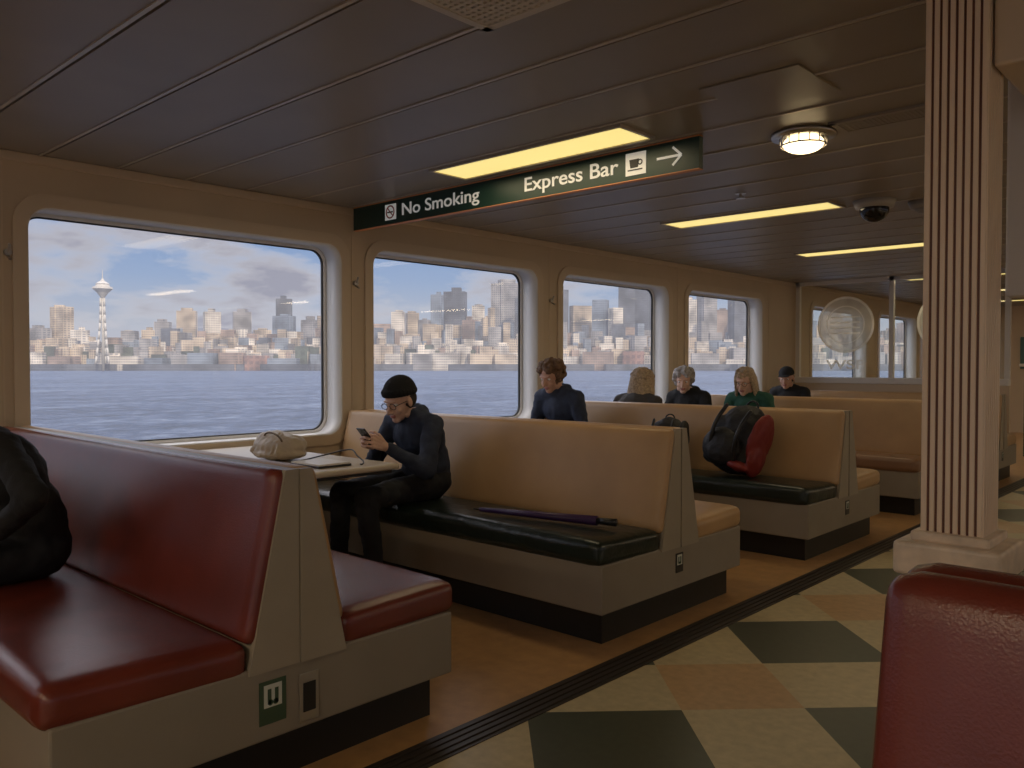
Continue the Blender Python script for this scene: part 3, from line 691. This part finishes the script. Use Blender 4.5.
# ---------------------------------------------------------------- exterior
WZ = -9.0
def water_mat():
    m = bpy.data.materials.new('sea_water'); m.use_nodes = True; nt = m.node_tree; b = nt.nodes['Principled BSDF']
    g = nt.nodes.new('ShaderNodeNewGeometry')
    n1 = nt.nodes.new('ShaderNodeTexNoise'); n1.inputs['Scale'].default_value = 0.25; n1.inputs['Detail'].default_value = 9; n1.inputs['Roughness'].default_value = .7
    nt.links.new(g.outputs['Position'], n1.inputs['Vector'])
    mp = nt.nodes.new('ShaderNodeMapping'); mp.inputs['Rotation'].default_value = (0, 0, math.radians(-50)); mp.inputs['Scale'].default_value = (.05, .016, .03)
    nt.links.new(g.outputs['Position'], mp.inputs[0])
    n2 = nt.nodes.new('ShaderNodeTexNoise'); n2.inputs['Scale'].default_value = 1; n2.inputs['Detail'].default_value = 10; n2.inputs['Roughness'].default_value = .8; nt.links.new(mp.outputs[0], n2.inputs['Vector'])
    ad = nt.nodes.new('ShaderNodeMath'); ad.operation = 'ADD'; nt.links.new(n1.outputs['Fac'], ad.inputs[0]); nt.links.new(n2.outputs['Fac'], ad.inputs[1])
    hf = nt.nodes.new('ShaderNodeMath'); hf.operation = 'MULTIPLY'; hf.inputs[1].default_value = .5; nt.links.new(ad.outputs[0], hf.inputs[0])
    bp = nt.nodes.new('ShaderNodeBump'); bp.inputs['Strength'].default_value = 1.0; bp.inputs['Distance'].default_value = 1.6
    nt.links.new(n1.outputs['Fac'], bp.inputs['Height']); nt.links.new(bp.outputs['Normal'], b.inputs['Normal'])
    r = nt.nodes.new('ShaderNodeValToRGB'); r.color_ramp.elements[0].position = .43; r.color_ramp.elements[1].position = .61
    r.color_ramp.elements[0].color = (.010, .022, .055, 1); r.color_ramp.elements[1].color = (.13, .17, .25, 1)
    x = r.color_ramp.elements.new(.50); x.color = (.030, .055, .12, 1)
    nt.links.new(hf.outputs[0], r.inputs[0]); nt.links.new(r.outputs[0], b.inputs['Base Color'])
    b.inputs['Roughness'].default_value = .45
    b.inputs['Specular IOR Level'].default_value = .35
    return m
bm = bmesh.new(); addbox(bm, -6000, 6000, -6000, 6000, WZ-1, WZ); mesh_obj('sea_water', bm, water_mat())
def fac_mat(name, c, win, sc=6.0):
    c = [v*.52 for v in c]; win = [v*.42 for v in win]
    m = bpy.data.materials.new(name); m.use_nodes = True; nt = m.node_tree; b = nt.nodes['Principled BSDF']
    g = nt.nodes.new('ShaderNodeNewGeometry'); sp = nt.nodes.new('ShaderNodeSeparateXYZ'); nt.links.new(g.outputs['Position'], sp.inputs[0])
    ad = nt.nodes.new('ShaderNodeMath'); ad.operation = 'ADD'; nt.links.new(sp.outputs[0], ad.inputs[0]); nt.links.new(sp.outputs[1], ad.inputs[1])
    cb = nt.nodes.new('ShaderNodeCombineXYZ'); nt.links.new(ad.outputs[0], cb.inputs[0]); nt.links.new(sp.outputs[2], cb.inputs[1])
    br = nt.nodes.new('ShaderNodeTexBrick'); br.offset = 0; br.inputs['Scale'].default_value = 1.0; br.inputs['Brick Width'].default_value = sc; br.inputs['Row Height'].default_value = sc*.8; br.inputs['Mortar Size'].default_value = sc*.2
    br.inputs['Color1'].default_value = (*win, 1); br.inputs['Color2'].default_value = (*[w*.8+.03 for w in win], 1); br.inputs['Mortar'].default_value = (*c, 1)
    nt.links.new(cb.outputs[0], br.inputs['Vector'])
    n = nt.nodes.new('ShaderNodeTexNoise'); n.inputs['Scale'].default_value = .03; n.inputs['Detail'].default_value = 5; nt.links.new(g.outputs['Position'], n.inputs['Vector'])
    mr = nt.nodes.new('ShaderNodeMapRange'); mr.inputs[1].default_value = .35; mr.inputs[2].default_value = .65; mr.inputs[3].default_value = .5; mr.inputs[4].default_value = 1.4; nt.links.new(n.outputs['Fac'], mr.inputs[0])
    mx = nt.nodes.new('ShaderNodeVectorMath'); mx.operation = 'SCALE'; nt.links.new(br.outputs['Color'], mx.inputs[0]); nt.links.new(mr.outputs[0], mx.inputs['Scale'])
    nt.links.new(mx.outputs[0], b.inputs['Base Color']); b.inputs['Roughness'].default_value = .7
    b.inputs['Emission Color'].default_value = (.58, .57, .66, 1); b.inputs['Emission Strength'].default_value = .22  # pale even glow painted onto the buildings as distance haze
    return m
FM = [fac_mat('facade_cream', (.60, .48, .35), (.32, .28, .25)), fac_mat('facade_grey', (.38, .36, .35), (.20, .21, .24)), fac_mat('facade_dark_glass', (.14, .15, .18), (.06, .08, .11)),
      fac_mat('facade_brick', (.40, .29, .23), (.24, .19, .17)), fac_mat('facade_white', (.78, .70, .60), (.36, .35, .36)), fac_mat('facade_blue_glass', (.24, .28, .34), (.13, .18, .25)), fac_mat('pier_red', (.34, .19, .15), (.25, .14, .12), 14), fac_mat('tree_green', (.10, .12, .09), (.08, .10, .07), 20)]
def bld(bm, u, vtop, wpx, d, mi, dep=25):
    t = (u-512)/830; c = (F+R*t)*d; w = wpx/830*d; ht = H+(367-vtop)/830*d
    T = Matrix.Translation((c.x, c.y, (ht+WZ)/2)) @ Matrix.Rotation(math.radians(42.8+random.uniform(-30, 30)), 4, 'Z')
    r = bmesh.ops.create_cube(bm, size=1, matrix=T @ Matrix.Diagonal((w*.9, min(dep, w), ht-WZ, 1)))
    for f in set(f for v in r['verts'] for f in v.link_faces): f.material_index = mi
bm = bmesh.new()
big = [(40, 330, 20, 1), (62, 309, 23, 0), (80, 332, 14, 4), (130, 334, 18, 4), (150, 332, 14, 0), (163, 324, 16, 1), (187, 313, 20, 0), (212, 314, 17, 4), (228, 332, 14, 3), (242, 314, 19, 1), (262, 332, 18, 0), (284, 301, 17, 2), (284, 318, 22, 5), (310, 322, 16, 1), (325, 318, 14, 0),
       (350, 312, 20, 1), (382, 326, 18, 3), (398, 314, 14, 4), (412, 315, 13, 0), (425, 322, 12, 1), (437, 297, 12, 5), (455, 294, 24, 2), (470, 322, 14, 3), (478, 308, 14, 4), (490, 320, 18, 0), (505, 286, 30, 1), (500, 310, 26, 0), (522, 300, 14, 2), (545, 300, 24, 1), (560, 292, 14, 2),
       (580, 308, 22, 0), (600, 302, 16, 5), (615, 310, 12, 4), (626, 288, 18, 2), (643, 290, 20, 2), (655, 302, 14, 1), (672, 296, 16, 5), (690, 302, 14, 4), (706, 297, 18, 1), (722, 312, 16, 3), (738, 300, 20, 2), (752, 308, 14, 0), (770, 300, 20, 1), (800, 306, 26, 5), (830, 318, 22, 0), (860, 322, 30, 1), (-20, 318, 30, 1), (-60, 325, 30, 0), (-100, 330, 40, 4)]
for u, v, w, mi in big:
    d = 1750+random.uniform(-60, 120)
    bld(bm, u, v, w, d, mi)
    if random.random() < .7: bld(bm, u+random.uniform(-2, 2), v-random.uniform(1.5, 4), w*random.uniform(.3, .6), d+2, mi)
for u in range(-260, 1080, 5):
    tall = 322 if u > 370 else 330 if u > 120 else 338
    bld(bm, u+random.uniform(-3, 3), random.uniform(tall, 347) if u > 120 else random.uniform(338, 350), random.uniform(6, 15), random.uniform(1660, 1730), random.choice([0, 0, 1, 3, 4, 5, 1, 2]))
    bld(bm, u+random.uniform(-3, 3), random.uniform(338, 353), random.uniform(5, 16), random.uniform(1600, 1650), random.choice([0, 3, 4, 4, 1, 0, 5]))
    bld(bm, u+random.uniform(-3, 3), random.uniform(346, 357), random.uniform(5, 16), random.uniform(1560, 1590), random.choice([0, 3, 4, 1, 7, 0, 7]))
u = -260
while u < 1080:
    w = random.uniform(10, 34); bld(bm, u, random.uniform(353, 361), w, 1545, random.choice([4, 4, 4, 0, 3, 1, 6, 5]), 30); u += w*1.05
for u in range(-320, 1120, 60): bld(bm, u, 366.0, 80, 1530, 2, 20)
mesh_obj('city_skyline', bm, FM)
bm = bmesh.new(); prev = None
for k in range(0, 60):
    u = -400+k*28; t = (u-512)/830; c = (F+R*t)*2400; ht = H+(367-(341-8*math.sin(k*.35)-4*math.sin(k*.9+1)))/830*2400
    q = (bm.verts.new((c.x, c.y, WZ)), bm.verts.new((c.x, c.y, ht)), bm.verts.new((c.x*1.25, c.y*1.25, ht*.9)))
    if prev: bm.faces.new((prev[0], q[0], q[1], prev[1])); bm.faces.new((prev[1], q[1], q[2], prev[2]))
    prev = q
mesh_obj('distant_hill', bm, mat('hill_haze', (.09, .10, .13), .9, emit=(.60, .60, .70), estr=.28), None, True)  # aerial haze put into the hill colour as a bluish glow
e = empty('observation_tower'); d = 1500; t = (103-512)/830; c = (F+R*t)*d
M_tw = mat('tower_white', (.38, .36, .34), .6, emit=(.6, .6, .66), estr=.16)  # tower does not shine; slight emission stands in for haze
def zz(v): return H+(367-v)/830*d
bm = bmesh.new(); k = d/830
for a in range(3):
    an = a*math.tau/3+.4
    pr = None
    for i in range(9):
        s_ = i/8; v = 366-(366-300)*s_; rr = (5.6*(1-s_)**1.7+1.6+(1.2*max(0, s_-.7)))*k
        p = Vector((c.x+rr*math.cos(an), c.y+rr*math.sin(an), zz(v)))
        if pr: addcyl(bm, pr, p, 1.1*k, 1.0*k, 8)
        pr = p
addcyl(bm, (c.x, c.y, WZ), (c.x, c.y, zz(292)), 1.4*k, 1.2*k, 10)
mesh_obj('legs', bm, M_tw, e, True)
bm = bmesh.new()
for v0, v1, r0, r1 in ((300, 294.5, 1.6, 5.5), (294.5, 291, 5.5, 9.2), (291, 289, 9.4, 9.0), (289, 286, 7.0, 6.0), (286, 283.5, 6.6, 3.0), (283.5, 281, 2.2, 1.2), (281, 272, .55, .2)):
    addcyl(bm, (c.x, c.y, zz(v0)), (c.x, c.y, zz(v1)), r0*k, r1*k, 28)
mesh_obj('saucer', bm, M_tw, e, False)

# ---------------------------------------------------------------- world & lights
w = bpy.data.worlds.new('sky'); S.world = w; w.use_nodes = True; nt = w.node_tree; nt.nodes.clear()
o = nt.nodes.new('ShaderNodeOutputWorld'); bg = nt.nodes.new('ShaderNodeBackground'); nt.links.new(bg.outputs[0], o.inputs[0])
tc = nt.nodes.new('ShaderNodeTexCoord'); sp = nt.nodes.new('ShaderNodeSeparateXYZ'); nt.links.new(tc.outputs['Generated'], sp.inputs[0])
r = nt.nodes.new('ShaderNodeValToRGB'); nt.links.new(sp.outputs[2], r.inputs[0]); el = r.color_ramp.elements
el[0].position = 0; el[0].color = (.56, .54, .60, 1); el[1].position = 1; el[1].color = (.48, .48, .52, 1)
for p, cc in ((.05, (.48, .51, .60)), (.10, (.32, .42, .62)), (.17, (.20, .33, .60)), (.4, (.55, .54, .57))):
    x = el.new(p); x.color = (*cc, 1)
mp = nt.nodes.new('ShaderNodeMapping'); mp.inputs['Scale'].default_value = (3.4, 3.4, 11); mp.inputs['Location'].default_value = (.7, .2, .35); nt.links.new(tc.outputs['Generated'], mp.inputs[0])
n = nt.nodes.new('ShaderNodeTexNoise'); n.inputs['Scale'].default_value = 1.9; n.inputs['Detail'].default_value = 9; n.inputs['Roughness'].default_value = .55; nt.links.new(mp.outputs[0], n.inputs['Vector'])
cr = nt.nodes.new('ShaderNodeValToRGB'); cr.color_ramp.elements[0].position = .45; cr.color_ramp.elements[1].position = .60; nt.links.new(n.outputs['Fac'], cr.inputs[0])
cc = nt.nodes.new('ShaderNodeValToRGB'); cc.color_ramp.elements[0].position = .50; cc.color_ramp.elements[0].color = (.64, .62, .66, 1); cc.color_ramp.elements[1].position = .66; cc.color_ramp.elements[1].color = (.36, .36, .44, 1); nt.links.new(n.outputs['Fac'], cc.inputs[0])
mx = nt.nodes.new('ShaderNodeMix'); mx.data_type = 'RGBA'; nt.links.new(cr.outputs[0], mx.inputs[0]); nt.links.new(r.outputs[0], mx.inputs[6]); nt.links.new(cc.outputs[0], mx.inputs[7])
nt.links.new(mx.outputs[2], bg.inputs[0])
mr = nt.nodes.new('ShaderNodeMapRange'); mr.inputs[1].default_value = .20; mr.inputs[2].default_value = .45; mr.inputs[3].default_value = 1.0; mr.inputs[4].default_value = 3.8
nt.links.new(sp.outputs[2], mr.inputs[0]); nt.links.new(mr.outputs[0], bg.inputs[1])
sn = bpy.data.lights.new('sun', 'SUN'); sn.energy = 3.2; sn.angle = math.radians(3); sn.color = (1, .82, .60)
so = bpy.data.objects.new('sun', sn); COL.objects.link(so); so.rotation_euler = Vector((-.80, .32, -.52)).to_track_quat('-Z', 'Y').to_euler()

cam = bpy.data.cameras.new('camera'); co = bpy.data.objects.new('camera', cam); COL.objects.link(co)
cam.sensor_width = 36; cam.lens = 830/1024*36; cam.clip_end = 12000; cam.clip_start = .05
co.location = (0, 0, H); co.rotation_euler = (math.radians(90-1.3), 0, math.radians(42.8)); S.camera = co
S.view_settings.view_transform = 'Standard'; S.view_settings.look = 'None'; S.view_settings.exposure = 0.0
